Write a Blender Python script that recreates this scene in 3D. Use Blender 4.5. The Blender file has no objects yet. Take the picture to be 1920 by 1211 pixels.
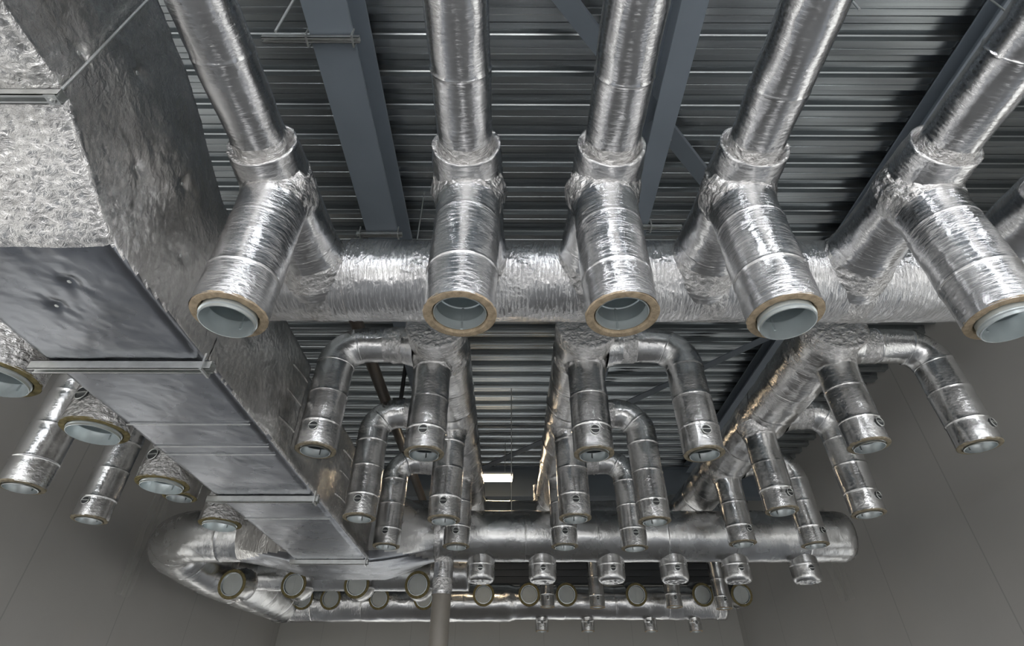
import bpy, math, random
import numpy as np
from mathutils import Vector, noise
random.seed(4)
PI = math.pi
SC = bpy.context.scene
COL = SC.collection

# ------------------------------------------------------------------ materials
def newmat(name):
    m = bpy.data.materials.new(name); m.use_nodes = True
    nt = m.node_tree; b = nt.nodes['Principled BSDF']
    return m, nt, b
def N(nt, t, **kw):
    n = nt.nodes.new(t)
    for k, v in kw.items():
        if k in n.inputs: n.inputs[k].default_value = v
        else: setattr(n, k, v)
    return n
def mapping(nt, src, scale):
    mp = nt.nodes.new('ShaderNodeMapping'); mp.inputs['Scale'].default_value = scale
    nt.links.new(src, mp.inputs['Vector']); return mp.outputs[0]
def mathn(nt, op, a, b=None):
    n = nt.nodes.new('ShaderNodeMath'); n.operation = op
    for i, x in enumerate((a, b)):
        if x is None: continue
        if isinstance(x, (int, float)): n.inputs[i].default_value = x
        else: nt.links.new(x, n.inputs[i])
    return n.outputs[0]

def foil(name, crease=1.0, rough=.27, tint=(.80, .80, .805), stretch=(7, 30), dist=.012, metal=1.0):
    """aluminium foil facing: creases running round the duct, plus small random crumples"""
    m, nt, b = newmat(name)
    L = nt.links.new
    uv = nt.nodes.new('ShaderNodeUVMap').outputs[0]
    ob = nt.nodes.new('ShaderNodeTexCoord').outputs['Object']
    # fine scratchy creases
    n1 = N(nt, 'ShaderNodeTexNoise', Scale=1.0, Detail=5.0, Roughness=.62, Distortion=.6)
    L(mapping(nt, uv, (stretch[0], stretch[1], 1)), n1.inputs['Vector'])
    # sharp folded facets
    v1 = N(nt, 'ShaderNodeTexVoronoi', Scale=26.0, feature='F1')
    nd = N(nt, 'ShaderNodeTexNoise', Scale=9.0, Detail=3.0)
    L(ob, nd.inputs['Vector'])
    mx = nt.nodes.new('ShaderNodeMix'); mx.data_type = 'VECTOR'; mx.inputs['Factor'].default_value = .12
    L(ob, mx.inputs[4]); L(nd.outputs['Color'], mx.inputs[5])
    L(mx.outputs[1], v1.inputs['Vector'])
    n2 = N(nt, 'ShaderNodeTexNoise', Scale=4.5, Detail=2.0); L(ob, n2.inputs['Vector'])
    # where it is crumpled
    msk = nt.nodes.new('ShaderNodeMapRange'); msk.inputs[1].default_value = .42; msk.inputs[2].default_value = .66
    n3 = N(nt, 'ShaderNodeTexNoise', Scale=3.2, Detail=3.0); L(ob, n3.inputs['Vector']); L(n3.outputs[0], msk.inputs[0])
    fac = mathn(nt, 'ADD', mathn(nt, 'MULTIPLY', msk.outputs[0], .55), .45)
    h = mathn(nt, 'ADD', mathn(nt, 'MULTIPLY', mathn(nt, 'MULTIPLY', n1.outputs[0], fac), 1.0),
              mathn(nt, 'MULTIPLY', mathn(nt, 'MULTIPLY', v1.outputs['Distance'], msk.outputs[0]), .35))
    bp = N(nt, 'ShaderNodeBump', Strength=min(1.0, .55 * crease), Distance=dist * max(1.0, crease))
    L(h, bp.inputs['Height'])
    bp2 = N(nt, 'ShaderNodeBump', Strength=.22, Distance=.03); L(n2.outputs[0], bp2.inputs['Height'])
    L(bp2.outputs[0], bp.inputs['Normal'])
    L(bp.outputs[0], b.inputs['Normal'])
    b.inputs['Metallic'].default_value = metal
    r = mathn(nt, 'ADD', mathn(nt, 'MULTIPLY', n3.outputs[0], .16), rough - .08)
    L(r, b.inputs['Roughness'])
    cr = nt.nodes.new('ShaderNodeValToRGB')
    cr.color_ramp.elements[0].position = .3; cr.color_ramp.elements[1].position = .75
    cr.color_ramp.elements[0].color = (*[c * .86 for c in tint], 1); cr.color_ramp.elements[1].color = (*tint, 1)
    L(n3.outputs[0], cr.inputs[0]); L(cr.outputs[0], b.inputs['Base Color'])
    return m

def plain(name, col, metal=0, rough=.5, bump=0, bscale=40, var=.0, vscale=3, spec=.5):
    m, nt, b = newmat(name)
    L = nt.links.new
    ob = nt.nodes.new('ShaderNodeTexCoord').outputs['Object']
    b.inputs['Base Color'].default_value = (*col, 1)
    b.inputs['Metallic'].default_value = metal; b.inputs['Roughness'].default_value = rough
    b.inputs['Specular IOR Level'].default_value = spec
    if var:
        n = N(nt, 'ShaderNodeTexNoise', Scale=vscale, Detail=5.0); L(ob, n.inputs['Vector'])
        cr = nt.nodes.new('ShaderNodeValToRGB')
        cr.color_ramp.elements[0].position = .3; cr.color_ramp.elements[1].position = .7
        cr.color_ramp.elements[0].color = (*[c * (1 - var) for c in col], 1)
        cr.color_ramp.elements[1].color = (*[min(1, c * (1 + var)) for c in col], 1)
        L(n.outputs[0], cr.inputs[0]); L(cr.outputs[0], b.inputs['Base Color'])
    if bump:
        n = N(nt, 'ShaderNodeTexNoise', Scale=bscale, Detail=5.0); L(ob, n.inputs['Vector'])
        bp = N(nt, 'ShaderNodeBump', Strength=.6, Distance=bump); L(n.outputs[0], bp.inputs['Height'])
        L(bp.outputs[0], b.inputs['Normal'])
    return m

def wallmat(name, col, axis, pitch=1.25):
    """smooth sandwich panels with a thin vertical joint every pitch metres"""
    m, nt, b = newmat(name); L = nt.links.new
    ob = nt.nodes.new('ShaderNodeTexCoord').outputs['Object']
    sp = nt.nodes.new('ShaderNodeSeparateXYZ'); L(ob, sp.inputs[0])
    q = mathn(nt, 'FRACT', mathn(nt, 'DIVIDE', mathn(nt, 'ADD', sp.outputs[axis], 100.3), pitch))
    line = mathn(nt, 'LESS_THAN', q, .010)
    n = N(nt, 'ShaderNodeTexNoise', Scale=.8, Detail=4.0); L(ob, n.inputs['Vector'])
    cr = nt.nodes.new('ShaderNodeValToRGB')
    cr.color_ramp.elements[0].color = (*[c * .92 for c in col], 1); cr.color_ramp.elements[1].color = (*[c * 1.08 for c in col], 1)
    L(n.outputs[0], cr.inputs[0])
    mx = nt.nodes.new('ShaderNodeMix'); mx.data_type = 'RGBA'
    L(line, mx.inputs['Factor']); L(cr.outputs[0], mx.inputs[6]); mx.inputs[7].default_value = (*[c * .78 for c in col], 1)
    L(mx.outputs[2], b.inputs['Base Color']); b.inputs['Roughness'].default_value = .42
    return m

M = {
 'foil': foil('aluminium_foil', 1.2, .13, (.78, .78, .79), (12, 52), .0085),
 'foil_cross': foil('aluminium_foil_on_cross_duct', 1.8, .13, (.78, .78, .79), (10, 42), .011),
 'foil_header': foil('aluminium_foil_on_headers', 1.1, .14, (.73, .72, .71), (12, 40), .010),
 'foil_outlet': foil('aluminium_foil_on_outlets', 1.0, .14, (.77, .77, .77), (28, 42), .008),
 'foil_crumpled': foil('crumpled_foil', 2.0, .17, (.80, .79, .785), (20, 28), .016),
 'foil_duct': foil('foil_on_box_duct', 1.25, .22, (.80, .785, .77), (20, 26), .011),
 'foil_flat': foil('smooth_foil_on_duct_underside', .35, .28, (.32, .332, .362), (3, 12), .006),  # blue-grey of the floor's reflection is put into the tint
 'foil_dull': foil('dull_foil', .9, .27, (.66, .66, .66), (12, 26), .008),
 'wool': plain('mineral_wool', (.47, .375, .265), 0, .95, .012, 90, .25, 26, .1),
 'wool_small': plain('mineral_wool_on_small_ducts', (.30, .26, .19), 0, .95, .010, 90, .3, 30, .1),
 'wool_old': plain('weathered_mineral_wool', (.24, .20, .10), 0, .95, .010, 90, .35, 20, .1),
 'zinc': plain('galvanised_collar', (.68, .735, .75), .6, .26, .0015, 12, .06, 9),
 'zinc_dull': plain('dull_galvanised_collar', (.55, .58, .59), .95, .30, .0015, 12, .08, 9),
 'blade': plain('grey_damper_blade', (.52, .54, .52), .1, .45, 0, 0, .05, 5),
 'strut': plain('zinc_strut', (.70, .71, .70), .9, .32, .001, 60, .10, 14),
 'dark': plain('black_rubber', (.02, .02, .02), 0, .6),
 'beam': plain('blue_grey_painted_steel', (.225, .26, .30), 0, .42, .0005, 30, .05, 2),
 'brace': plain('dark_blue_grey_steel', (.16, .185, .215), 0, .42, 0, 0, .05, 2),
 'pipe': plain('brown_painted_pipe', (.10, .085, .072), 0, .40, 0, 0, .12, 5),
 'post': plain('grey_plastic_pipe', (.22, .20, .175), 0, .45, 0, 0, .08, 4),
 'concrete': plain('concrete_floor', (.20, .197, .19), 0, .42, .002, 8, .12, 1.2),
 'wall_side': wallmat('grey_wall_panels', (.47, .455, .43), 1, 2.3),
 'wall_end': wallmat('grey_end_wall_panels', (.52, .51, .48), 0),
 'attic': plain('dark_steel_cladding', (.055, .058, .06), .2, .4),
}
# galvanised deck
m, nt, b = newmat('galvanised_roof_deck'); L = nt.links.new
ob = nt.nodes.new('ShaderNodeTexCoord').outputs['Object']
n = N(nt, 'ShaderNodeTexNoise', Scale=1.0, Detail=5.0); L(mapping(nt, ob, (.6, 18, 18)), n.inputs['Vector'])
cr = nt.nodes.new('ShaderNodeValToRGB'); cr.color_ramp.elements[0].position = .3; cr.color_ramp.elements[1].position = .7
cr.color_ramp.elements[0].color = (.30, .32, .335, 1); cr.color_ramp.elements[1].color = (.42, .45, .46, 1)
L(n.outputs[0], cr.inputs[0]); L(cr.outputs[0], b.inputs['Base Color'])
b.inputs['Metallic'].default_value = .9; b.inputs['Roughness'].default_value = .27
M['deck'] = m
# polythene film
m, nt, b = newmat('polythene_film')
b.inputs['Base Color'].default_value = (.62, .61, .57, 1); b.inputs['Roughness'].default_value = .25
b.inputs['Alpha'].default_value = .14
M['film'] = m
m, nt, b = newmat('lit_lamp_tube')
b.inputs['Base Color'].default_value = (1, .9, .75, 1)
b.inputs['Emission Color'].default_value = (1, .80, .55, 1); b.inputs['Emission Strength'].default_value = 14
M['lamp'] = m
m2 = m.copy(); m2.name = 'added_cool_tube'; m2.node_tree.nodes['Principled BSDF'].inputs['Emission Color'].default_value = (.92, .96, 1, 1)
m2.node_tree.nodes['Principled BSDF'].inputs['Emission Strength'].default_value = 45
M['lamp_added'] = m2
M['lamp_body'] = plain('lamp_housing', (.6, .58, .55), 0, .4)

# ------------------------------------------------------------------ mesh helpers
def link(name, me, parent=None, mats=(), smooth=True):
    o = bpy.data.objects.new(name, me); COL.objects.link(o)
    for x in mats: me.materials.append(M[x] if isinstance(x, str) else x)
    if parent is not None: o.parent = parent
    if smooth and len(me.polygons):
        me.polygons.foreach_set('use_smooth', [True] * len(me.polygons))
    return o
def thing(name, loc, label, cat, group=None, rotz=0):
    o = bpy.data.objects.new(name, None); COL.objects.link(o)
    o.empty_display_size = .1
    o.location = loc; o.rotation_euler = (0, 0, rotz)
    o['label'] = label; o['category'] = cat
    if group: o['group'] = group
    return o
def tag(o, label, cat, group=None):
    o['label'] = label; o['category'] = cat
    if group: o['group'] = group
    return o
def struct(o):
    o['kind'] = 'structure'; return o

class MB:
    def __init__(s): s.v = []; s.f = []; s.mi = []
    def box(s, x0, x1, y0, y1, z0, z1, mi=0):
        k = len(s.v)
        s.v += [(x, y, z) for z in (z0, z1) for y in (y0, y1) for x in (x0, x1)]
        s.f += [tuple(k + i for i in q) for q in ((0, 2, 3, 1), (4, 5, 7, 6), (0, 1, 5, 4), (2, 6, 7, 3), (0, 4, 6, 2), (1, 3, 7, 5))]
        s.mi += [mi] * 6; return s
    def bar(s, a, b, w, h, mi=0):
        """rectangular bar from a to b, width w (horizontal), height h"""
        a = Vector(a); b = Vector(b); d = (b - a).normalized()
        up = Vector((0, 0, 1)) if abs(d.z) < .9 else Vector((0, 1, 0))
        sx = d.cross(up).normalized(); sy = sx.cross(d).normalized()
        k = len(s.v)
        for p in (a, b):
            for i, j in ((-1, -1), (1, -1), (1, 1), (-1, 1)):
                s.v.append(tuple(p + sx * i * w / 2 + sy * j * h / 2))
        s.f += [tuple(k + i for i in q) for q in ((0, 1, 2, 3), (7, 6, 5, 4), (0, 4, 5, 1), (1, 5, 6, 2), (2, 6, 7, 3), (3, 7, 4, 0))]
        s.mi += [mi] * 6; return s
    def rod(s, a, b, r, seg=12, mi=0, caps=True):
        a = Vector(a); b = Vector(b); d = (b - a).normalized()
        up = Vector((0, 0, 1)) if abs(d.z) < .9 else Vector((0, 1, 0))
        sx = d.cross(up).normalized(); sy = sx.cross(d).normalized(); k = len(s.v)
        for p in (a, b):
            for i in range(seg):
                t = 2 * PI * i / seg; s.v.append(tuple(p + sx * r * math.cos(t) + sy * r * math.sin(t)))
        for i in range(seg):
            j = (i + 1) % seg; s.f.append((k + i, k + j, k + seg + j, k + seg + i)); s.mi.append(mi)
        if caps:
            s.f.append(tuple(k + i for i in range(seg))[::-1]); s.f.append(tuple(k + seg + i for i in range(seg))); s.mi += [mi] * 2
        return s
    def lathe(s, prof, seg=48, mi=0, jit=0, seed=0, closed=False):
        """profile [(r,z)] around z"""
        k = len(s.v); n = len(prof)
        for a, (r, z) in enumerate(prof):
            for i in range(seg):
                t = 2 * PI * i / seg
                q = noise.noise(Vector((math.cos(t) * 6 + seed, math.sin(t) * 6, a * .9))) * jit if jit else 0
                s.v.append(((r + q) * math.cos(t), (r + q) * math.sin(t), z + q * .7))
        for a in range(n if closed else n - 1):
            c = (a + 1) % n
            for i in range(seg):
                j = (i + 1) % seg
                s.f.append((k + a * seg + i, k + a * seg + j, k + c * seg + j, k + c * seg + i)); s.mi.append(mi)
        return s
    def build(s, name, mats, parent=None, smooth=False, bevel=0):
        me = bpy.data.meshes.new(name); me.from_pydata(s.v, [], s.f); 
        if isinstance(mats, str): mats = (mats,)
        o = link(name, me, parent, mats, smooth)
        me.polygons.foreach_set('material_index', s.mi)
        me.update()
        if bevel:
            md = o.modifiers.new('bevel', 'BEVEL'); md.width = bevel; md.segments = 2; md.limit_method = 'ANGLE'
        if smooth:
            me.validate()
            try:
                me.set_sharp_from_angle(angle=math.radians(38))
            except Exception: pass
        return o

def route(pts, bend, ds):
    """polyline with round bends -> stations"""
    P = [Vector(p) for p in pts]; out = []
    segs = []; cur = P[0]
    for i in range(1, len(P) - 1):
        a = (P[i - 1] - P[i]).normalized(); c = (P[i + 1] - P[i]).normalized()
        ang = a.angle(c); t = bend / math.tan(ang / 2)
        A = P[i] + a * t; B = P[i] + c * t
        bis = (a + c).normalized(); C0 = P[i] + bis * (bend / math.sin(ang / 2))
        segs.append(('l', cur, A)); segs.append(('a', A, B, C0, PI - ang)); cur = B
    segs.append(('l', cur, P[-1]))
    for sg in segs:
        if sg[0] == 'l':
            Ln = (sg[2] - sg[1]).length; k = max(1, int(Ln / ds))
            for j in range(k): out.append((sg[1].lerp(sg[2], j / k), (sg[2] - sg[1]).normalized(), 0))
        else:
            A, B, C0, an = sg[1:]; u = A - C0; w = B - C0; r = u.length
            k = max(6, int(an * r * 1.6 / ds)); nrm = u.cross(w).normalized()
            from mathutils import Matrix
            for j in range(k):
                R_ = Matrix.Rotation(an * j / k, 3, nrm); q = R_ @ u
                out.append((C0 + q, nrm.cross(q).normalized(), 1))
    out.append((P[-1], (P[-1] - segs[-1][1]).normalized(), 0))
    return out

def pipe(name, pts, R, parent=None, mat='foil', bend=.3, ds=.03, seg=64, seams=None, seam0=.2, amp=.004,
         crumple=(), caps=(False, False), flare=(0, 0), seed=0., radii=None, capmat=None, FW=.09, recess=0):
    """foil wrapped round duct along pts; seams = spacing of the taped joints; crumple = arc lengths where the foil is bunched"""
    st = route(pts, bend, ds)
    S_ = [0.]
    for i in range(1, len(st)): S_.append(S_[-1] + (st[i][0] - st[i - 1][0]).length)
    T = S_[-1]
    sm = []
    if seams:
        s0 = seam0
        while s0 < T - .05: sm.append(s0); s0 += seams * random.uniform(.94, 1.06)
    # refine stations around the seams
    ex = []
    for x in sm:
        for dx in (-.014, -.007, 0, .007, .014): ex.append(x + dx)
    ss = sorted(set([round(x, 4) for x in S_ + [e for e in ex if 0 < e < T]]))
    def at(s):
        lo = 0; hi = len(S_) - 1
        while hi - lo > 1:
            mid = (lo + hi) // 2
            if S_[mid] <= s: lo = mid
            else: hi = mid
        f = (s - S_[lo]) / max(1e-9, S_[hi] - S_[lo])
        return st[lo][0].lerp(st[hi][0], f), st[lo][1].lerp(st[hi][1], f).normalized(), st[lo][2]
    V = []; W = []
    w_of = lambda s: sum(math.exp(-((s - c) / .10) ** 2) for c in crumple)
    sx = None
    for s in ss:
        p, d, bd = at(s)
        if sx is None:
            up = Vector((0, 0, 1)) if abs(d.z) < .9 else Vector((0, -1, 0))
            sx = d.cross(up).normalized()
        else: sx = (sx - d * sx.dot(d)).normalized()
        sy = d.cross(sx)
        r0 = R
        if radii:
            for (a0, ra), (a1, rb) in zip(radii, radii[1:]):
                if a0 <= s <= a1: 
                    f = (s - a0) / max(1e-6, a1 - a0); f = f * f * (3 - 2 * f); r0 = ra + (rb - ra) * f; break
            else: r0 = radii[-1][1] if s > radii[-1][0] else radii[0][1]
        for x in sm:
            dd = abs(s - x)
            if dd < .03: r0 += .0045 * math.exp(-(dd / .007) ** 2)
        W.append(w_of(s))
        k = len(sm) and sum(1 for x in sm if s > x)
        r0 += .0025 * ((k or 0) % 2)
        if flare[0]: r0 += flare[0] * math.exp(-(max(0, s) / .09) ** 1.5)
        if flare[1]: r0 += flare[1] * math.exp(-(max(0, T - s) / FW) ** 1.5)
        w = sum(math.exp(-((s - c) / .10) ** 2) for c in crumple)
        if bd: w = max(w, .25)
        for i in range(seg):
            t = 2 * PI * i / seg
            e = sx * math.cos(t) + sy * math.sin(t)
            q = p + e * r0 + Vector((seed, seed * .7, 0))
            dsp = amp * noise.noise(q * 4.5) + amp * .45 * noise.noise(q * 13)
            if w > .02:
                tb = abs(noise.noise(q * 17)) + .6 * abs(noise.noise(q * 34))
                dsp += w * .022 * (tb - .35)
            V.append(p + e * (r0 + dsp))
    n = len(ss); F = []; UV = []
    for a in range(n - 1):
        for i in range(seg):
            j = (i + 1) % seg
            F.append((a * seg + i, a * seg + j, (a + 1) * seg + j, (a + 1) * seg + i))
            u0 = 2 * PI * R * i / seg; u1 = 2 * PI * R * (i + 1) / seg
            UV += [(u0 + seed, ss[a]), (u1 + seed, ss[a]), (u1 + seed, ss[a + 1]), (u0 + seed, ss[a + 1])]
    mi = [1 if (W[a] > .45 and n > 2) else 0 for a in range(n - 1) for i in range(seg)]
    for side, cp in enumerate(caps):
        if not cp: continue
        base = 0 if side == 0 else (n - 1) * seg
        p, d, _ = at(0 if side == 0 else T)
        ring = [V[base + i] for i in range(seg)]; last = base
        rings = 12
        for k in range(1, rings):
            f = 1 - k / rings; nb = len(V)
            for i in range(seg):
                q = p.lerp(ring[i], f)
                dz = (.028 * (abs(noise.noise(q * 15 + Vector((seed, 0, 0)))) - .2)) * min(1, k / 2)
                if recess and (q - p).length < R * .86: dz -= recess * min(1, (R * .86 - (q - p).length) / (R * .1))
                V.append(q + d * (dz if side else -dz))
            for i in range(seg):
                j = (i + 1) % seg
                F.append((last + i, last + j, nb + j, nb + i) if side else (last + j, last + i, nb + i, nb + j)); mi.append(1)
                for vv in F[-1]: UV.append((V[vv].x + V[vv].y, V[vv].z))
            last = nb
        c = len(V); V.append(p.copy())
        for i in range(seg):
            j = (i + 1) % seg
            F.append((last + i, last + j, c) if side else (last + j, last + i, c)); mi.append(1)
            for vv in F[-1]: UV.append((V[vv].x + V[vv].y, V[vv].z))
    me = bpy.data.meshes.new(name); me.from_pydata([tuple(v) for v in V], [], F)
    ul = me.uv_layers.new(name='UVMap'); ul.data.foreach_set('uv', [c for uv in UV for c in uv])
    o = link(name, me, parent, (mat, capmat or 'foil_crumpled'), True)
    me.polygons.foreach_set('material_index', mi)
    return o

def loft(name, secs, parent=None, mats=('foil_duct',), amp=.006, mif=None, freq=5., seed=0., pins=(), caps=False, crumpf=None):
    """secs: list of equal-length rings of points; closed round"""
    n = len(secs[0]); V = []; F = []; UV = []; mi = []
    for sec in secs:
        c = Vector((0, 0, 0))
        for p in sec: c += Vector(p)
        c /= n
        for i, p in enumerate(sec):
            p = Vector(p); e = (p - c).normalized(); q = p + Vector((seed, 0, seed))
            a = amp * (crumpf(p) if crumpf else 1)
            dsp = a * noise.noise(q * freq) + a * .8 * (abs(noise.noise(q * freq * 3.1)) - .3) + a * .35 * (abs(noise.noise(q * freq * 8)) - .3)
            for (px_, py_, pz_) in pins:
                dv = p - Vector((px_, py_, pz_)); dd = dv.length
                if dd < .2:
                    th = math.atan2(dv.z, dv.y) if px_ < -1.949 and px_ > -1.951 else math.atan2(dv.y, dv.x)
                    dsp += .006 * math.cos(9 * th + 2 * math.sin(th * 2)) * (dd / .08) * math.exp(-(dd / .08) ** 2) - .022 * math.exp(-(dd / .04) ** 2)
            V.append(p + e * dsp)
    cum = [0.]
    for i in range(n): cum.append(cum[-1] + (Vector(secs[0][(i + 1) % n]) - Vector(secs[0][i])).length)
    sl = [0.]
    for a in range(1, len(secs)): sl.append(sl[-1] + (Vector(secs[a][0]) - Vector(secs[a - 1][0])).length)
    for a in range(len(secs) - 1):
        for i in range(n):
            j = (i + 1) % n
            F.append((a * n + i, a * n + j, (a + 1) * n + j, (a + 1) * n + i))
            UV += [(cum[i], sl[a]), (cum[i + 1], sl[a]), (cum[i + 1], sl[a + 1]), (cum[i], sl[a + 1])]
            mi.append(mif((V[F[-1][0]] + V[F[-1][2]]) / 2, i / n) if mif else 0)
    if caps:
        for base in (0, (len(secs) - 1) * n):
            F.append(tuple(base + i for i in range(n))); mi.append(0)
            UV += [(0, 0)] * n
    me = bpy.data.meshes.new(name); me.from_pydata([tuple(v) for v in V], [], F)
    ul = me.uv_layers.new(name='UVMap'); ul.data.foreach_set('uv', [c for uv in UV for c in uv])
    o = link(name, me, parent, mats, True)
    me.polygons.foreach_set('material_index', mi)
    return o

def rect_ring(cx, cz, hx, hz, rc, n, fn):
    """n points round a rounded rectangle in the plane given by fn(a,b); starts at -x,-z corner going +x"""
    per = [(-hx, -hz), (hx, -hz), (hx, hz), (-hx, hz)]
    Ls = [2 * hx, 2 * hz, 2 * hx, 2 * hz]; tot = sum(Ls); out = []
    for i in range(n):
        s = tot * i / n; k = 0
        while s > Ls[k]: s -= Ls[k]; k += 1
        a = Vector(per[k]); c = Vector(per[(k + 1) % 4]); p = a.lerp(c, s / Ls[k])
        # soften corners
        ax = max(0, abs(p.x) - (hx - rc)); az = max(0, abs(p.y) - (hz - rc))
        if ax > 0 and az > 0:
            l = math.hypot(ax, az)
            if l > rc:
                p.x = math.copysign(hx - rc + ax / l * rc, p.x); p.y = math.copysign(hz - rc + az / l * rc, p.y)
            elif max(ax, az) >= rc * .999:
                p.x = math.copysign(hx - rc + ax / l * rc, p.x); p.y = math.copysign(hz - rc + az / l * rc, p.y)
        out.append(fn(cx + p.x, cz + p.y))
    return out

# ------------------------------------------------------------------ the hall
XW, YB, H, FZ, YF = 6.55, 17.35, 5.0, -1.6, -7.0
struct(MB().box(-XW, XW, YF, YB, FZ - .2, FZ).build('floor', 'concrete'))
# roof deck: trapezoidal sheets, ribs running across
prof = [(0, .0), (.052, .0), (.058, .010), (.070, .010), (.076, .0), (.125, .0), (.142, .045), (.158, .052), (.176, .115), (.238, .115),
        (.244, .105), (.256, .105), (.262, .115), (.300, .115), (.318, .060), (.330, .052)]
P_ = .345
v = []; f = []
k = 0; y = YF
while y < YB:
    for (a, z) in prof:
        v += [(-XW, y + a, H + z), (XW, y + a, H + z)]
    y += P_
for i in range(len(v) // 2 - 1): f.append((2 * i, 2 * i + 1, 2 * i + 3, 2 * i + 2))
me = bpy.data.meshes.new('ceiling'); me.from_pydata(v, [], f)
c_ = link('ceiling', me, None, ('deck',), False); struct(c_)
sd = c_.modifiers.new('thickness', 'SOLIDIFY'); sd.thickness = .004; sd.offset = 1

# side walls stand full height; unseen low openings added to let daylight in
def side_wall(name, x0, x1):
    b = MB()
    b.box(x0, x1, 4.2, YB, .18, H + .12)
    b.box(x0, x1, 4.2, YB, FZ, -1.0)
    for yy in (4.6, 7.2, 9.8, 12.4, 15.0, YB - .3): b.box(x0, x1, yy - .4, yy + .4, -1.0, .18)
    b.box(x0, x1, YF, -5.5, FZ, H + .12)
    b.box(x0, x1, -5.5, 4.2, FZ, -.7)
    b.box(x0, x1, -5.5, 4.2, 1.5, H + .12)
    for yy in (-2.3, .95): b.box(x0, x1, yy - .12, yy + .12, -.7, 1.5)
    return struct(b.build(name, 'wall_side'))
side_wall('wall_left', -XW - .2, -XW); side_wall('wall_right', XW, XW + .2)
struct(MB().box(-XW, XW, YB, YB + .2, -.2, 3.45).box(-XW, -5, YB, YB + .2, FZ, 1.25).box(5, XW, YB, YB + .2, FZ, 1.25).box(-.2, .2, YB, YB + .2, FZ, 1.25).build('wall_back', 'wall_end'))
b = MB().box(-XW, XW, YB + .05, YB + .2, 3.45, H + .12)
for i in range(9): b.box(-XW, XW, YB - .02, YB + .05, 3.5 + i * .19, 3.5 + i * .19 + .09)
struct(b.build('trim_1', 'attic'))
# front end behind the camera: a wide opening with posts
b = MB().box(-XW, -5.6, YF - .2, YF, FZ, H + .12).box(5.6, XW, YF - .2, YF, FZ, H + .12).box(-5.6, 5.6, YF - .2, YF, 4.3, H + .12)
b.box(-2.05, -1.75, YF - .2, YF, FZ, 4.3).box(1.75, 2.05, YF - .2, YF, FZ, 4.3)
struct(b.build('wall_front', 'wall_end'))

# ------------------------------------------------------------------ steelwork
def ibeam(name, x0, x1, y0, y1, z0, z1, tf, tw, label, cat='beam', topw=None, group=None):
    t = thing(name, ((x0 + x1) / 2, y0, z0), label, cat, group)
    w = x1 - x0; hw = w / 2; tw2 = (topw or w) / 2; Ln = y1 - y0; hh = z1 - z0
    MB().box(-hw, hw, 0, Ln, 0, tf).build('bottom_flange', 'beam', t, bevel=.004)
    MB().box(-tw / 2, tw / 2, 0, Ln, tf, hh - tf).build('web', 'beam', t)
    MB().box(-tw2, tw2, 0, Ln, hh - tf, hh).build('top_flange', 'beam', t, bevel=.004)
    return t
A = ibeam('roof_beam', -1.60, -1.25, -6.9, 12.0, 4.40, 4.99, .025, .014, 'wide blue-grey steel roof beam crossed by a zinc strut, left of the ducts in the middle', group=None)
B = ibeam('roof_beam', 1.29, 1.50, -6.9, 12.0, 4.40, 4.99, .02, .012, 'narrower blue-grey roof beam between the third and fourth round ducts')
Cb = ibeam('roof_beam', 4.08, 4.36, -6.9, 12.0, 4.78, 4.99, .018, .012, 'dark roof beam running behind the fifth round duct towards the right wall')
mb = MB().box(-.16, -.05, 2.9, 3.1, .0, .012)
t = thing('cross_girder', (0, 12.3, 4.28), 'deep dark steel girder spanning the hall at its far end above the lamp', 'girder')
MB().box(-6.5, 6.5, -.14, .14, 0, .02).build('bottom_flange', 'brace', t)
MB().box(-6.5, 6.5, -.008, .008, .02, .69).build('web', 'brace', t)
MB().box(-6.5, 6.5, -.14, .14, .69, .71).build('top_flange', 'brace', t)

def brace(p0, p1, label, bolts=()):
    p0 = Vector(p0); p1 = Vector(p1)
    t = thing('diagonal_brace', p0, label, 'brace')
    d = p1 - p0
    m_ = MB().bar((0, 0, 0), d, .15, .012)
    n_ = d.normalized(); s_ = n_.cross(Vector((0, 0, 1))).normalized()
    m_.bar(s_ * .07 + Vector((0, 0, .05)), d + s_ * .07 + Vector((0, 0, .05)), .012, .10)
    m_.build('angle_bar', 'brace', t)
    for q in bolts:
        c = d * q[0] + s_ * q[1]
        MB().rod(c + Vector((0, 0, -.03)), c + Vector((0, 0, .02)), .026, 6).build('bolt', 'strut', t)
brace((.05, 1.43, 4.62), (1.37, 2.85, 4.62), 'blue-grey diagonal brace crossing behind the third round duct near the top')
brace((1.41, 2.89, 4.62), (4.0, 5.67, 4.70), 'short piece of diagonal brace with two bolts just right of the narrower beam', bolts=((.035, .03), (.06, -.03)))
brace((4.0, 6.35, 4.70), (1.42, 9.15, 4.62), 'dark diagonal brace slanting down-left from behind the thick right header')
brace((1.37, 9.2, 4.62), (-1.22, 12.0, 4.62), 'dark diagonal brace end between the two middle headers above the lamp')

# brown pipe
t = thing('ceiling_pipe', (-1.99, 3.0, 4.2), 'dark brown pipe under the roof seen through the left bent duct', 'pipe')
MB().rod((0, 0, 0), (0, 9.2, 0), .085, 32).build('barrel', 'pipe', t, True)
for yy in (2.1, 5.2): MB().rod((0, yy, 0), (0, yy + .1, 0), .10, 32).build('coupling', 'pipe', t, True)
t = tag(MB().box(-.1, .1, -.14, .14, -.1, .1).box(-.03, .03, -.03, .03, .1, .9).build('junction_box', 'dark', None, bevel=.01), 'small black box hanging under the deck beside the brown pipe', 'junction box')
t.location = (-1.76, 7.6, 4.1)

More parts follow.
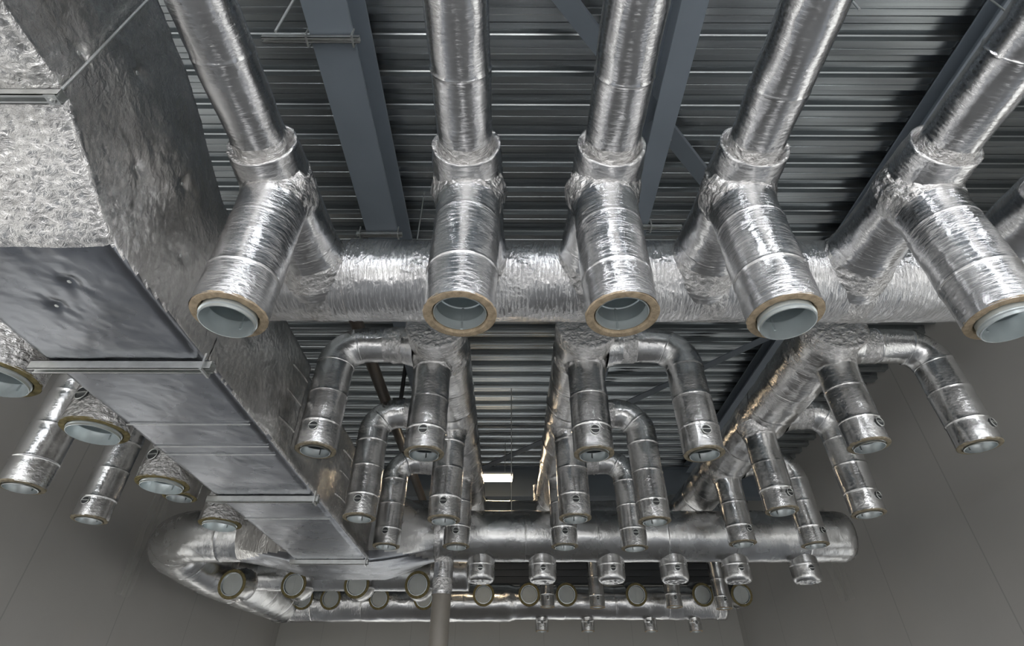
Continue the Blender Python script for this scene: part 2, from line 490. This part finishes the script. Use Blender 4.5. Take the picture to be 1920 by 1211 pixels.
# ------------------------------------------------------------------ struts and hangers
def strut(x0, x1, y, z, label, hang=(), clamps=(), w=.045, group=None, rodtop=None):
    """C-channel hanger rail with optional threaded rods and beam clamps"""
    t = thing('hanger_strut', (x0, y, z), label, 'strut', group)
    Lx = x1 - x0; b_ = MB()
    b_.box(0, Lx, -w / 2, w / 2, w - .004, w).box(0, Lx, -w / 2, -w / 2 + .004, 0, w).box(0, Lx, w / 2 - .004, w / 2, 0, w)
    b_.box(0, Lx, -w / 2, -w / 2 + .013, 0, .004).box(0, Lx, w / 2 - .013, w / 2, 0, .004)
    b_.build('channel', 'strut', t)
    for hx in hang:
        m_ = MB().rod((hx, 0, -.02), (hx, 0, (rodtop or H) - z), .007, 10); 
        m_.build('threaded_rod', 'strut', t, True)
        MB().rod((hx, 0, -.012), (hx, 0, 0), .016, 6).box(hx - .025, hx + .025, -.022, .022, -.004, 0).build('nut', 'strut', t)
    for cx in clamps:
        m_ = MB().bar((cx, -w / 2 - .02, -.01), (cx, -w / 2 - .02, .10), .012, .012).bar((cx, w / 2 + .02, -.01), (cx, w / 2 + .02, .10), .012, .012)
        m_.bar((cx, -w / 2 - .025, -.012), (cx, w / 2 + .025, -.012), .014, .014)
        m_.build('clamp', 'strut', t)
    return t
strut(-1.97, -1.20, 2.02, 4.34, 'zinc strut clamped across the underside of the wide beam near the top', (), (.36, .72), rodtop=4.98)
strut(-1.70, -1.20, 4.12, 4.34, 'short zinc strut on the wide beam just above the cross duct', (), (.04, .46))
strut(1.42, 1.86, 4.0, 4.34, 'short zinc strut reaching right from the narrower beam between two round ducts', (), (.1,))
strut(-3.02, -1.89, 1.225, 2.105, 'strut under the upper bend of the big box duct at left edge', (1.10,), ())
strut(-3.02, -1.88, 2.87, 1.80, 'bright strut under the box duct, nearest of the lower ones', (), (1.10,), .06)
strut(-3.00, -1.90, 5.30, 1.80, 'bright strut under the middle of the sloping-away box duct', (), (1.07,), .06)
strut(-2.99, -1.93, 7.78, 1.80, 'bright strut where the box duct meets the plenum', (), (1.03,), .06)
def rod_thing(x, y, z0, z1, label, group=None, tilt=(0, 0)):
    o = MB().rod((0, 0, 0), (tilt[0], tilt[1], z1 - z0), .007, 10).build('threaded_rod', 'strut', None, True)
    o.location = (x, y, z0); return tag(o, label, 'rod', group)
rod_thing(-1.27, 1.35, 3.0, 4.98, 'thin steel rod beside the first round duct at top', None)
rod_thing(2.0, 1.35, 3.3, 4.98, 'thin steel rod above the fourth round duct at top')
rod_thing(3.88, 1.85, 3.3, 4.98, 'thin steel rod meeting the fifth round duct near the top right corner')
rod_thing(.02, 8.5, 2.7, 4.98, 'thin vertical rod hanging in front of the lit lamp')
rod_thing(-1.02, 4.1, 3.36, 4.98, 'thin rod holding the left bent duct above the cross duct')
rod_thing(3.05, 7.9, 3.3, 4.98, 'thin rod holding the slanting right header under the dark beam')

# ------------------------------------------------------------------ row nearest the camera: branch ducts
def branch_duct(x, label, seed, group=None):
    z = 2.87
    t = thing('branch_duct', (x, 1.95, z), label, 'duct', group)
    pipe('narrow_run', [(0, -6, 0), (0, -3.5, 0), (0, .12, 0)], .162, t, 'foil', ds=.035, seg=72, seams=.62, seam0=5.19 - 8 * .62 + .32, crumple=(6.02,), seed=seed, amp=.006)
    pipe('tee_body', [(0, 0, 0), (0, 1.22, .04)], .222, t, 'foil', ds=.016, seg=110, seams=.62, seam0=.24, crumple=(.3, 1.05), caps=(True, False), flare=(-.012, .085), seed=seed + 3, amp=.008, capmat='foil_crumpled', FW=.22, recess=.05)
    return t
BX = [(-1.53, 'first round duct from left, running from the top edge past the box duct'),
      (-.275, 'second round duct from left, hanging straight down the middle of the picture'),
      (.62, 'third round duct, just left of the narrower roof beam'),
      (1.50, 'fourth round duct, just right of the narrower roof beam'),
      (2.68, 'fifth round duct, slanting to the top right corner'),
      (3.68, 'sixth round duct, only its crumpled foil showing at the right edge')]
for i, (x, lb) in enumerate(BX): branch_duct(x, lb, i * 5.3)
t = thing('cross_duct', (-2.0, 3.28, 2.93), 'large foil-wrapped cross duct joining the near round ducts', 'duct')
pipe('duct_run', [(0, 0, 0), (6.7, 0, 0)], .332, t, 'foil_cross', ds=.03, seg=110, seams=.86, seam0=.72, crumple=(.05, .5, 1.75, 2.6, 3.55, 4.7, 5.7), seed=9, amp=.008, caps=(False, True))

def outlet(name, loc, R, Rin, top, label, seed, hx=None, group=None, prot=.0, wool='wool', knob=True, seams=.32, seg=56, ds=.035, mat='foil_outlet', bend=None, cat='duct', kphi=-PI / 2, kz=.15, facing=None, blade=False):
    """a duct outlet open at its lower end; local z=0 is the rim; hx = sideways offset of the header it branches from"""
    t = thing(name, loc, label, cat, group)
    x, y, z = loc
    Ht = top - z
    if hx is None:
        pts = [(0, 0, 0), (0, 0, Ht)]; cr = (Ht - .08,)
    else:
        pts = [(0, 0, 0), (0, 0, Ht), (hx - x, 0, Ht)]; cr = (Ht + abs(hx - x) - .35,)
    pipe('sleeve', pts, R, t, mat, bend=bend or R * 1.55, ds=ds, seg=seg, seams=seams, seam0=seams * random.uniform(.62, .72), crumple=cr if Ht < 3 else (), flare=(0, .05), seed=seed, amp=.006)
    MB().lathe([(R + .001, .008), (R - .002, -.003), ((R * .7 + Rin * .3), -.007), ((R * .3 + Rin * .7), -.006), (Rin + .012, .002), (Rin + .006, .03)], seg, 0, .0035, seed).build('insulation_edge', wool, t, True)
    # steel collar: outside, rolled bead, lip, inside up to a plate
    zt = .40
    pr = [(Rin + .004, .05), (Rin + .004, -prot + .035), (Rin + .009, -prot + .030), (Rin + .009, -prot + .022), (Rin + .002, -prot + .017), (Rin + .003, -prot), (Rin - .003, -prot - .001),
          (Rin - .004, .05), (Rin - .009, .058), (Rin - .009, .064), (Rin - .004, .072), (Rin - .004, .15), (Rin - .010, .156), (Rin - .004, .162), (Rin - .004, zt)]
    if prot == 0: pr = [(Rin + .004, .05), (Rin + .004, .008), (Rin - .002, .006)] + pr[7:]
    c = MB().lathe(pr, seg)
    c.lathe([(Rin - .004, zt), (.001, zt + .01)], seg)
    c.bar((0, Rin - .006, .01), (0, Rin - .006, zt), .012, .004)
    c.build('steel_collar', 'zinc' if R > .19 else 'zinc_dull', t, True)
    if knob:
        kn = MB(); d = Vector((math.cos(kphi), math.sin(kphi), 0)); o_ = d * (R + .001) + Vector((0, 0, kz))
        kr = .20 * R + .005
        kn.rod(o_ - d * .012, o_ + d * .008, kr, 20)
        kno = kn.build('damper_knob', 'attic', t, True)
        k2 = MB(); s_ = Vector((-d.y, d.x, 0))
        for q in range(16):
            a0 = 2 * PI * q / 16; a1 = 2 * PI * (q + 1) / 16
            p0 = o_ + d * .011 + (s_ * math.cos(a0) + Vector((0, 0, 1)) * math.sin(a0)) * kr
            p1 = o_ + d * .011 + (s_ * math.cos(a1) + Vector((0, 0, 1)) * math.sin(a1)) * kr
            k2.rod(p0, p1, .004, 6)
        k2.bar(o_ + d * .012 - s_ * kr * .9, o_ + d * .012 + s_ * kr * .9, kr * .35, .008)
        k2.build('knob_ring', 'strut', kno, True)
    return t

NEAR = [(-1.51, 2.27, .045, 'big open outlet duct hanging beside the box duct, leftmost of the near five'),
        (-.272, 2.26, 0, 'big open outlet duct below the second round duct, opening facing the viewer'),
        (.60, 2.26, 0, 'big open outlet duct below the third round duct, right of the middle'),
        (1.48, 2.27, .05, 'big open outlet duct with protruding steel collar under the fourth round duct'),
        (2.68, 2.28, .06, 'big open outlet duct at right edge with protruding steel collar')]
for i, (x, y, pr, lb) in enumerate(NEAR):
    outlet('outlet_duct', (x, y, 1.775), .197, .140, 2.80, lb, 20 + i * 3.7, prot=pr, knob=False, seams=.40, seg=96, ds=.02, mat='foil', group='large open outlets nearest the viewer')

# ------------------------------------------------------------------ header ducts along the hall
HZ = 3.06
HD = [(-3.28, 2.35, 'left header duct mostly hidden behind the big box duct'),
      (-.70, 4.02, 'header duct behind the second near outlet, feeding the left bent ducts'),
      (.72, 4.02, 'header duct behind the third near outlet, feeding the right bent ducts'),
      (3.08, 4.02, 'thick header duct slanting at right with a flat round end cap')]
for i, (x, y0, lb) in enumerate(HD):
    t = thing('header_duct', (x, y0, HZ), lb, 'duct')
    Ln = 9.85 - y0
    fl = (0, .16) if i else (0, .0)
    pipe('duct_run', [(0, 0, 0), (0, Ln * .5, 0), (0, Ln, 0)], .288, t, 'foil_header', ds=.035, seg=80, seams=.52, seam0=.45, crumple=(.06, .42, 1.85, 3.3, Ln - .3), caps=(True, False), flare=fl, seed=40 + i * 7, amp=.008, capmat='foil_crumpled')
t = thing('rear_cross_duct', (-4.2, 9.85, 3.04), 'foil cross duct joining the headers, its top lit warm by the lamp', 'duct')
pipe('duct_run', [(0, 0, 0), (8.3, 0, 0)], .33, t, 'foil_header', ds=.06, seg=64, seams=.9, seam0=.5, crumple=(4.9,), seed=71, amp=.008, caps=(True, True))
pipe('stub', [(4.75, -.02, .2), (4.75, -.02, .62)], .12, t, 'foil_crumpled', ds=.04, seg=40, crumple=(.1, .3), caps=(False, True), seed=73)

R1, R1i = .174, .124
G1, G2, G3 = 'small outlets in the front middle row', 'small outlets in the second middle row', 'small outlets in the third middle row'
rows = [
 # straight drops
 ((-.75, 4.4, 1.92), None, 'straight outlet duct in the front middle row, under the left of the two middle headers', G1),
 ((.73, 4.4, 1.92), None, 'straight outlet duct in the front middle row, under the right of the two middle headers', G1),
 ((3.16, 4.4, 2.00), None, 'straight outlet duct under the end cap of the thick right header', G1),
 ((-.71, 5.85, 1.80), None, 'straight outlet duct in the second middle row, partly hidden behind the front left one', G2),
 ((.70, 5.85, 1.82), None, 'straight outlet duct in the second middle row, partly hidden behind the front right one', G2),
 ((2.95, 5.85, 1.90), None, 'straight outlet duct second along the thick right header', G2),
 ((-.70, 7.3, 1.91), None, 'straight outlet duct in the third middle row in front of the plenum, left of centre', G3),
 ((.71, 7.3, 1.91), None, 'straight outlet duct in the third middle row, hanging before the wide rear duct at centre', G3),
 ((3.04, 7.3, 1.95), None, 'straight outlet duct third along the thick right header, before the wide rear duct', G3),
]
for i, (loc, hx, lb, g) in enumerate(rows):
    outlet('outlet_duct', loc, R1, R1i, HZ - .15, lb, 80 + i * 2.3, hx, g, prot=.02, wool='wool_small', kphi=-PI / 2 + (.0 if loc[0] < 2 else .35))
bent = [
 ((-1.70, 4.4, 1.95), -.95, 'bent outlet duct curving down left, largest of the three beside the box duct', G1),
 ((1.69, 4.4, 1.92), .95, 'bent outlet duct curving down right of the middle, in the front row', G1),
 ((4.14, 4.4, 2.00), 3.3, 'bent outlet duct curving down in front of the right wall, the nearest there', G1),
 ((-1.62, 5.85, 1.82), -.95, 'bent outlet duct in the second row, beside the box duct', G2),
 ((1.55, 5.85, 1.79), .95, 'bent outlet duct in the second row right of the middle', G2),
 ((3.88, 5.85, 1.87), 3.3, 'bent outlet duct in the second row in front of the right wall', G2),
 ((-1.61, 7.3, 1.91), -.95, 'bent outlet duct in the third row in front of the pale plenum side', G3),
 ((1.62, 7.3, 1.89), .95, 'bent outlet duct in the third row before the wide rear duct', G3),
 ((3.98, 7.3, 1.93), 3.3, 'bent outlet duct in the third row, before the right end of the wide rear duct', G3),
 ((-4.08, 4.4, 1.62), -3.55, 'bent outlet duct before the left wall, lowest at the left edge', 'outlets before the left wall'),
 ((-4.50, 5.85, 1.80), -3.55, 'bent outlet duct before the left wall with a round damper, the farther one', 'outlets before the left wall'),
]
for i, (loc, hx, lb, g) in enumerate(bent):
    outlet('bent_outlet_duct', loc, R1, R1i, HZ + .01, lb, 110 + i * 2.9, hx, g, prot=.015, wool='wool_small', kphi=-PI / 2 + (.45 if loc[0] > 3 else 0), knob=(i != 9))
left = [((-3.30, 2.95, 1.80), .25, 'large outlet cut off by the left edge of the picture', False),
        ((-3.20, 3.80, 1.84), .235, 'large outlet with ochre wool rim peeking out left of the box duct, the nearer one', True),
        ((-3.31, 5.00, 1.87), .235, 'large outlet behind the box duct, midway down its left edge', True),
        ((-3.38, 6.40, 1.92), .235, 'large outlet behind the box duct just above the wide left bend', True)]
for i, (loc, R_, lb, kn) in enumerate(left):
    outlet('outlet_duct', loc, R_, R_ - .055, HZ - .15, lb, 150 + i * 3.3, None, 'large outlets left of the box duct', prot=.035, wool='wool_old', kphi=-PI / 2 - .2, knob=kn, mat='foil_crumpled', seams=.6, kz=.2)
outlet('outlet_duct', (-3.46, 5.58, 1.95), .165, .12, HZ - .15, 'small outlet peeping from behind the larger one at the box duct', 170, None, 'large outlets left of the box duct', prot=.02, wool='wool_old', knob=False)

# ------------------------------------------------------------------ the big box duct
BXS, BXL = -1.95, -2.95
def box_secs(ys, prof_fn, n, rc=.045):
    out = []
    for y in ys:
        xl, xr, zb, zt = prof_fn(y)
        off = xr + 1.95; xr = -1.95
        out.append(rect_ring((xl + xr) / 2, (zb + zt) / 2, (xr - xl) / 2, (zt - zb) / 2, rc, n, lambda a, b_, y=y, off=off, zb=zb: (a + (off * max(0, min(1, (b_ - zb - .06) / .15)) if a > -2.1 else 0), y, b_)))
    return out
def lerp_tab(tab, x):
    if x <= tab[0][0]: return tab[0][1]
    for (a, p), (c, q) in zip(tab, tab[1:]):
        if x <= c: return p + (q - p) * (x - a) / (c - a)
    return tab[-1][1]
ZB = [(-6, 2.19), (1.22, 2.19), (1.30, 2.17), (1.80, 1.885), (1.90, 1.87), (9, 1.86)]
ZT = [(-6, 3.26), (1.35, 3.24), (1.75, 3.16), (2.4, 2.88), (2.6, 2.87), (9, 2.87)]
XR = [(-6, -1.95), (4.46, -1.95), (4.50, -2.00), (4.62, -2.03), (5.0, -1.96), (6.34, -1.95), (6.40, -2.02), (6.6, -2.05), (7.9, -1.98)]
def bprof(y): return (BXL, lerp_tab(XR, y), lerp_tab(ZB, y), lerp_tab(ZT, y))
def seq(a, b_, d):
    k = max(1, int(round((b_ - a) / d))); return [a + (b_ - a) * i / k for i in range(k + 1)]
t = thing('box_duct', (0, 0, 0), 'big rectangular foil-covered duct stepping down along the left side of the hall', 'duct')
pins = [(-1.95, .6, 2.7), (-1.95, 1.45, 2.75), (-1.95, 1.75, 2.35), (-1.95, 2.05, 2.6), (-1.95, 2.3, 2.25), (-1.95, 2.75, 2.55), (-1.95, 3.0, 2.2), (-1.95, 1.2, 2.45),
        (-2.25, 1.45, 2.09), (-2.2, 1.75, 1.92), (-2.5, 2.3, 1.87), (-2.3, 2.1, 1.87), (-2.3, .8, 2.19), (-2.45, 1.6, 2.0)]
def cf(p): return 1.0 if p.y < 2.2 and p.x > BXS - .08 else (.7 if p.y < 1.95 else .35)
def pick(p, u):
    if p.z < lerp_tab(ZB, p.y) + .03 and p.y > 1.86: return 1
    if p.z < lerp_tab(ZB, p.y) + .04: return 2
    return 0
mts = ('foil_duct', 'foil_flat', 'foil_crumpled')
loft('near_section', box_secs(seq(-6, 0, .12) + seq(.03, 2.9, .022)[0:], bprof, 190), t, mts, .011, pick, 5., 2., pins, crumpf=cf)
loft('middle_section', box_secs(seq(2.9, 5.3, .03), bprof, 150), t, mts, .007, pick, 4., 5., crumpf=lambda p: .3 if p.z < 1.9 else 1)
loft('far_section', box_secs(seq(5.3, 7.85, .04), bprof, 130), t, mts, .007, pick, 4., 8., crumpf=lambda p: .3 if p.z < 1.9 else 1)
for (px_, py_, pz_) in pins:
    side = px_ > -1.96
    o = MB().lathe([(.001, .002), (.010, .0015), (.011, 0)], 20).build('insulation_pin', 'strut', t, True)
    o.location = (px_ + (.0 if side else 0), py_, pz_ - (0 if side else .006))
    if side: o.rotation_euler = (0, PI / 2, 0); o.location.x -= .012
    else:
        o.rotation_euler = (PI, 0, 0)
        if 1.3 < py_ < 1.8: o.rotation_euler = (PI + .52, 0, 0)
# raised sheet-metal seams: cross seams below, horizontal folds on the side
for y in (3.72, 4.12, 4.28, 6.0):
    MB().box(BXL + .03, BXS - .03, y - .004, y + .004, 1.853, 1.862).build('sheet_seam', 'strut', t)
for (y0, y1) in ((4.02, 4.45), (5.85, 6.33)):
    for z in (2.15, 2.42, 2.67):
        pp = [(BXS - .008 - (0 if k_ > .15 else .012), y0 + (y1 - y0) * k_, z - .05 * (1 - k_) ** 2) for k_ in [i / 12 for i in range(13)]]
        m_ = MB()
        for a_, b_ in zip(pp, pp[1:]): m_.rod(a_, b_, .013, 8)
        m_.build('foil_fold', 'foil_duct', t, True)

# ------------------------------------------------------------------ plenum and the wide rear duct
t = thing('plenum_box', (-2.45, 8.4, 2.37), 'wide box where the big rectangular duct meets the rear round duct', 'plenum')
def psec(x, hy, hz, yc, zc, mix, n=120):
    r = rect_ring(0, 0, hy, hz, .02, n, lambda a, b_: (a, b_)); out = []
    for (a, b_) in r:
        an = math.atan2(b_ / hz, a / hy)
        ca, cb = hy * math.cos(an), hz * math.sin(an)
        out.append((x + 2.45, yc - 8.4 + a + (ca - a) * mix, zc - 2.37 + b_ + (cb - b_) * mix))
    return out
st = []
for i in range(13):
    q = i / 12; st.append(psec(-4.02 + (-3.02 + 4.02) * q, .37 + .22 * q, .37 + .14 * q, 8.5 - .05 * q, 2.38 - .01 * q, 1 - q))
for i in range(1, 11):
    q = i / 10; st.append(psec(-3.02 + 1.10 * q, .59, .51, 8.45, 2.37, 0))
for i in range(1, 11):
    q = i / 10; st.append(psec(-1.92 + .80 * q, .59 - .22 * q, .51 - .14 * q, 8.45 + .05 * q, 2.37 + .01 * q, q * q))
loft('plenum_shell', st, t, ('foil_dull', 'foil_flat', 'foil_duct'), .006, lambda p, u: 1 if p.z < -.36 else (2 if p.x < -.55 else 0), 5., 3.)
t = thing('wide_rear_duct', (-1.21, 8.5, 2.38), 'widest round foil duct crossing the far half, ending blank at right', 'duct')
pipe('duct_run', [(0, 0, 0), (6.33, 0, 0)], .365, t, 'foil_dull', ds=.045, seg=96, seams=1.05, seam0=.35, crumple=(.05,), seed=200, amp=.006, caps=(False, True), radii=[(0, .365), (6.24, .365), (6.33, .345)])
t = thing('corner_bend_duct', (-4.0, 8.5, 2.38), 'wide dull foil duct bending away along the left wall', 'duct')
pipe('duct_run', [(.02, 0, 0), (-1.50, 0, 0), (-1.14, 5.2, .06)], .37, t, 'foil_dull', bend=.85, ds=.05, seg=96, seams=.9, seam0=.35, seed=210, amp=.004, radii=[(0, .37), (1.2, .37), (3.4, .49), (7, .50)])
t = thing('back_cross_duct', (-5.35, 13.7, 2.35), 'long foil cross duct near the back wall with a row of round side openings', 'duct')
pipe('duct_run', [(0, 0, 0), (10.25, 0, 0)], .38, t, 'foil_header', ds=.07, seg=72, seams=1.15, seam0=.9, crumple=(.3,), seed=220, amp=.01, caps=(True, True), radii=[(0, .39), (5.35, .39), (5.45, .345), (10.3, .345)])
t = thing('hidden_cross_duct', (-5.2, 11.35, 2.46), 'smooth grey duct just behind the plenum, above the round side openings', 'duct')
pipe('duct_run', [(0, 0, 0), (4.4, 0, 0)], .31, t, 'foil_dull', ds=.08, seg=64, seams=1.2, seed=230, amp=.004, caps=(False, True))
t = thing('far_header_duct', (-1.5, 12.7, 3.3), 'narrow duct high behind the wide rear duct, feeding the far small outlets', 'duct')
pipe('duct_run', [(0, 0, 0), (6.4, 0, 0)], .25, t, 'foil_header', ds=.08, seg=56, seams=1.0, seed=235, amp=.006, caps=(True, True))

# short outlets under the wide rear duct
for i, x in enumerate((-.43, .48, 1.49, 2.42, 3.34, 4.36)):
    lb = ['below the left end of the wide rear duct beside the grey post', 'second from the grey post under the wide rear duct', 'third from the grey post under the wide rear duct',
          'fourth from the grey post under the wide rear duct', 'next to last at the right under the wide rear duct', 'hanging alone under the right end of the wide rear duct'][i]
    t = thing('stub_duct', (x, 8.5, 1.73), 'short closed stub ' + lb, 'duct', 'stubs under the wide rear duct')
    pipe('sleeve', [(0, 0, 0), (0, 0, .5)], .205, t, 'foil_dull', ds=.02, seg=56, seams=.23, seam0=.22, seed=240 + i * 3, amp=.006, caps=(True, False), radii=[(0, .172), (.02, .188), (.05, .202), (.5, .205)], capmat='foil_dull')
    kn = MB().rod((0, -.196, .15), (0, -.212, .15), .038, 20).build('damper_knob', 'attic', t, True)
    k2 = MB().lathe([(.036, -.003), (.045, 0), (.036, .004)], 20).bar((-.034, 0, .004), (.034, 0, .004), .010, .004).build('knob_ring', 'strut', kn, True)
    k2.location = (0, -.212, .15); k2.rotation_euler = (PI / 2, 0, 0)
# small far outlets hanging in front of the back cross duct
for i, (x, z, R_) in enumerate(((.80, 2.10, .15), (1.86, 2.09, .165), (3.50, 2.10, .17), (4.55, 2.07, .17))):
    lb = ['leftmost of four between the round side openings', 'second from left of four before the back cross duct', 'third of four before the back cross duct', 'rightmost of four near the end of the back cross duct'][i]
    outlet('small_outlet_duct', (x, 12.7, z), R_, R_ - .045, 3.2, 'small far outlet, ' + lb, 260 + i * 3, None, 'far small outlets', seams=.34, seg=40, ds=.06, kz=.16)
for i, x in enumerate((.72, 1.75, 3.16, 4.17)):
    lb = ['leftmost of four', 'second from left of four', 'third from left of four', 'rightmost of four'][i]
    outlet('small_outlet_duct', (x, 13.7, 1.78), .145, .105, 2.2, 'tiny outlet below the back cross duct against the wall, ' + lb, 275 + i * 3, None, 'tiny outlets against the back wall', seams=.26, seg=40, ds=.06, kz=.16, prot=.01)

def side_port(loc, R, Ln, label, seed, group, tilt=.16):
    """round opening facing the viewer: sleeve, wool rim, steel ring and grey blade; local -y is outward"""
    t = thing('round_port', loc, label, 'duct opening', group)
    t.rotation_euler = (tilt, 0, 0)
    pipe('sleeve', [(0, 0, 0), (0, Ln, 0)], R, t, 'foil_header', ds=.05, seg=48, seed=seed, amp=.005, flare=(0, .04), crumple=(Ln,))
    Ri = R * .76
    o = MB().lathe([(R, -.012), (R - .004, .004), (Ri + .01, .006), (Ri + .004, -.02)], 48, 0, .004, seed).build('insulation_edge', 'wool_old', t, True); o.rotation_euler = (PI / 2, 0, 0)
    o = MB().lathe([(Ri + .004, -.04), (Ri + .004, .012), (Ri - .003, .012), (Ri - .004, -.06)], 48).build('steel_collar', 'zinc', t, True); o.rotation_euler = (PI / 2, 0, 0)
    o = MB().lathe([(.001, -.030), (Ri - .012, -.030), (Ri - .012, -.036)], 48).bar((0, -Ri + .02, -.028), (0, Ri - .02, -.028), .006, .004).build('damper_blade', 'blade', t, True); o.rotation_euler = (PI / 2, 0, 0)
    return t
names = ['beside the grey post', 'left of the middle small outlet', 'right of the middle small outlet', 'between the second and third far outlets', 'left of the last far outlet', 'last at the right end']
for i, x in enumerate((-.59, .43, 1.27, 2.84, 4.33, 5.20)):
    side_port((x, 13.24, 2.44), .24, .45, 'round opening on the back cross duct, ' + names[i], 300 + i * 2, 'round openings on the back cross duct')
for i, (x, lb) in enumerate(((-4.62, 'leftmost of the four smaller ones'), (-4.0, 'second of the four smaller ones'), (-2.92, 'third of the four smaller ones'), (-1.92, 'partly behind the grey post'))):
    side_port((x, 13.24, 2.36), .23, .45, 'round opening low under the plenum, ' + lb, 320 + i * 2, 'round openings on the back cross duct')
for i, (x, lb) in enumerate(((-4.9, 'on the corner bend at far left'), (-4.02, 'cut by the plenum edge left of its middle'), (-2.85, 'cut by the plenum edge at its middle'), (-1.72, 'below the right end of the plenum'))):
    side_port((x, 10.88, 2.17) if i else (-4.75, 10.0, 2.0), .235, .40, 'larger round opening with ochre rim, ' + lb, 340 + i * 2, 'larger round openings behind the plenum')

# grey stand pipe running down to the floor
t = thing('stand_pipe', (-.98, 8.5, FZ), 'grey vertical pipe with a foil-wrapped top dropping from the rear duct', 'pipe')
MB().lathe([(.135, 0), (.135, 3.22)], 40).build('lower_pipe', 'post', t, True)
pipe('foil_sleeve', [(0, 0, 3.16), (0, 0, 3.75)], .142, t, 'foil', ds=.04, seg=48, crumple=(.1, .5), seed=360)

# lamp
t = thing('batten_lamp', (-.56, 10.85, 4.17), 'lit fluorescent batten lamp glowing warm between the two middle headers', 'lamp')
MB().box(-.66, .62, -.17, .17, .055, .10).build('housing', 'lamp_body', t, bevel=.01)  # widened to keep the tube's light off the deck
MB().rod((-.62, 0, .0), (.60, 0, .0), .045, 20).build('tube', 'lamp', t, True)
for x in (-.5, .45): MB().rod((x, 0, .1), (x, 0, .83), .005, 8).build('hanger_wire', 'strut', t, True)

for i, (x, y) in enumerate(((-3.3, -1.9), (-.25, -1.6), (2.4, -1.9), (-1.9, -4.4), (1.2, -4.4), (4.3, -4.4), (-4.6, -4.4), (5.2, -1.9))):  # unseen lamps added behind the camera as bright streaks for the foil to reflect
    t = thing('batten_lamp', (x, y, 4.45), 'unseen batten lamp added behind the viewer to put streaks on the ducts', 'lamp', 'added batten lamps behind the viewer')
    MB().box(-.06, .06, -.75, .75, .05, .10).build('housing', 'lamp_body', t)
    MB().rod((0, -.72, 0), (0, .72, 0), .05, 16).build('tube', 'lamp_added', t, True)
    for yy in (-.5, .5): MB().rod((0, yy, .1), (0, yy, .55), .005, 8).build('hanger_wire', 'strut', t, True)

# polythene film left hanging on the side walls
def film(name, pts, label):
    v = []; f = []; nx, nz = 14, 30
    for j in range(nz + 1):
        for i in range(nx + 1):
            a = i / nx; q = j / nz
            y = pts[0] + (pts[1] - pts[0]) * a + .10 * math.sin(q * 5) * (a - .5)
            z = pts[3] + (pts[2] - pts[3]) * q
            o = (.06 + .05 * math.sin(a * 19 + q * 3) * (1 - .4 * q) + .03 * noise.noise(Vector((a * 5, q * 6, 1)))) * (-1 if pts[4] > 0 else 1)
            v.append((pts[4] + o, y, z))
    for j in range(nz):
        for i in range(nx):
            k = j * (nx + 1) + i; f.append((k, k + 1, k + nx + 2, k + nx + 1))
    me = bpy.data.meshes.new(name); me.from_pydata(v, [], f)
    tag(link(name, me, None, ('film',)), label, 'plastic sheet')
film('polythene_sheet', (11.1, 11.7, 2.0, 3.7, XW), 'strip of clear polythene film hanging on the right wall by the duct end')
film('polythene_sheet', (9.7, 10.15, 1.8, 3.6, -XW), 'strip of clear polythene film hanging down the left wall before the wide bend')

# ------------------------------------------------------------------ light
w = bpy.data.worlds.new('sky'); SC.world = w; w.use_nodes = True
nt = w.node_tree; bg = nt.nodes['Background']
tc = nt.nodes.new('ShaderNodeTexCoord'); sp = nt.nodes.new('ShaderNodeSeparateXYZ'); nt.links.new(tc.outputs['Generated'], sp.inputs[0])
cr = nt.nodes.new('ShaderNodeValToRGB')
cr.color_ramp.elements[0].position = .0; cr.color_ramp.elements[0].color = (.22, .22, .21, 1)
cr.color_ramp.elements[1].position = 1; cr.color_ramp.elements[1].color = (.70, .82, 1, 1)
e = cr.color_ramp.elements.new(.5); e.color = (1.0, 1.0, 1.0, 1)
e = cr.color_ramp.elements.new(.48); e.color = (.25, .25, .24, 1)
mp = nt.nodes.new('ShaderNodeMapRange'); mp.inputs[1].default_value = -1; mp.inputs[2].default_value = 1
nt.links.new(sp.outputs[2], mp.inputs[0]); nt.links.new(mp.outputs[0], cr.inputs[0]); nt.links.new(cr.outputs[0], bg.inputs[0])
bg.inputs[1].default_value = 4.0
sl = bpy.data.lights.new('sun', 'SUN'); sl.energy = 14; sl.angle = math.radians(1.5); sl.color = (1, .97, .93)
so = bpy.data.objects.new('sun', sl); COL.objects.link(so)
so.rotation_euler = Vector((.10, .66, -.75)).to_track_quat('-Z', 'Y').to_euler(); so.location = (0, -12, 8)

# ------------------------------------------------------------------ camera
cam = bpy.data.cameras.new('camera'); co = bpy.data.objects.new('camera', cam); COL.objects.link(co)
cam.sensor_fit = 'HORIZONTAL'; cam.sensor_width = 36; cam.lens = 36 * 1005 / 1920; cam.clip_start = .05
co.location = (0, 0, 0); co.rotation_euler = (math.radians(90 + 37.3), 0, math.radians(-.2))
SC.camera = co
SC.view_settings.view_transform = 'Standard'; SC.view_settings.look = 'None'
SC.view_settings.exposure = 0.56; SC.view_settings.gamma = 1
SC.cycles.use_denoising = True
SC.cycles.max_bounces = 8; SC.cycles.diffuse_bounces = 4; SC.cycles.glossy_bounces = 5; SC.cycles.sample_clamp_indirect = 6
SC.cycles.caustics_reflective = True
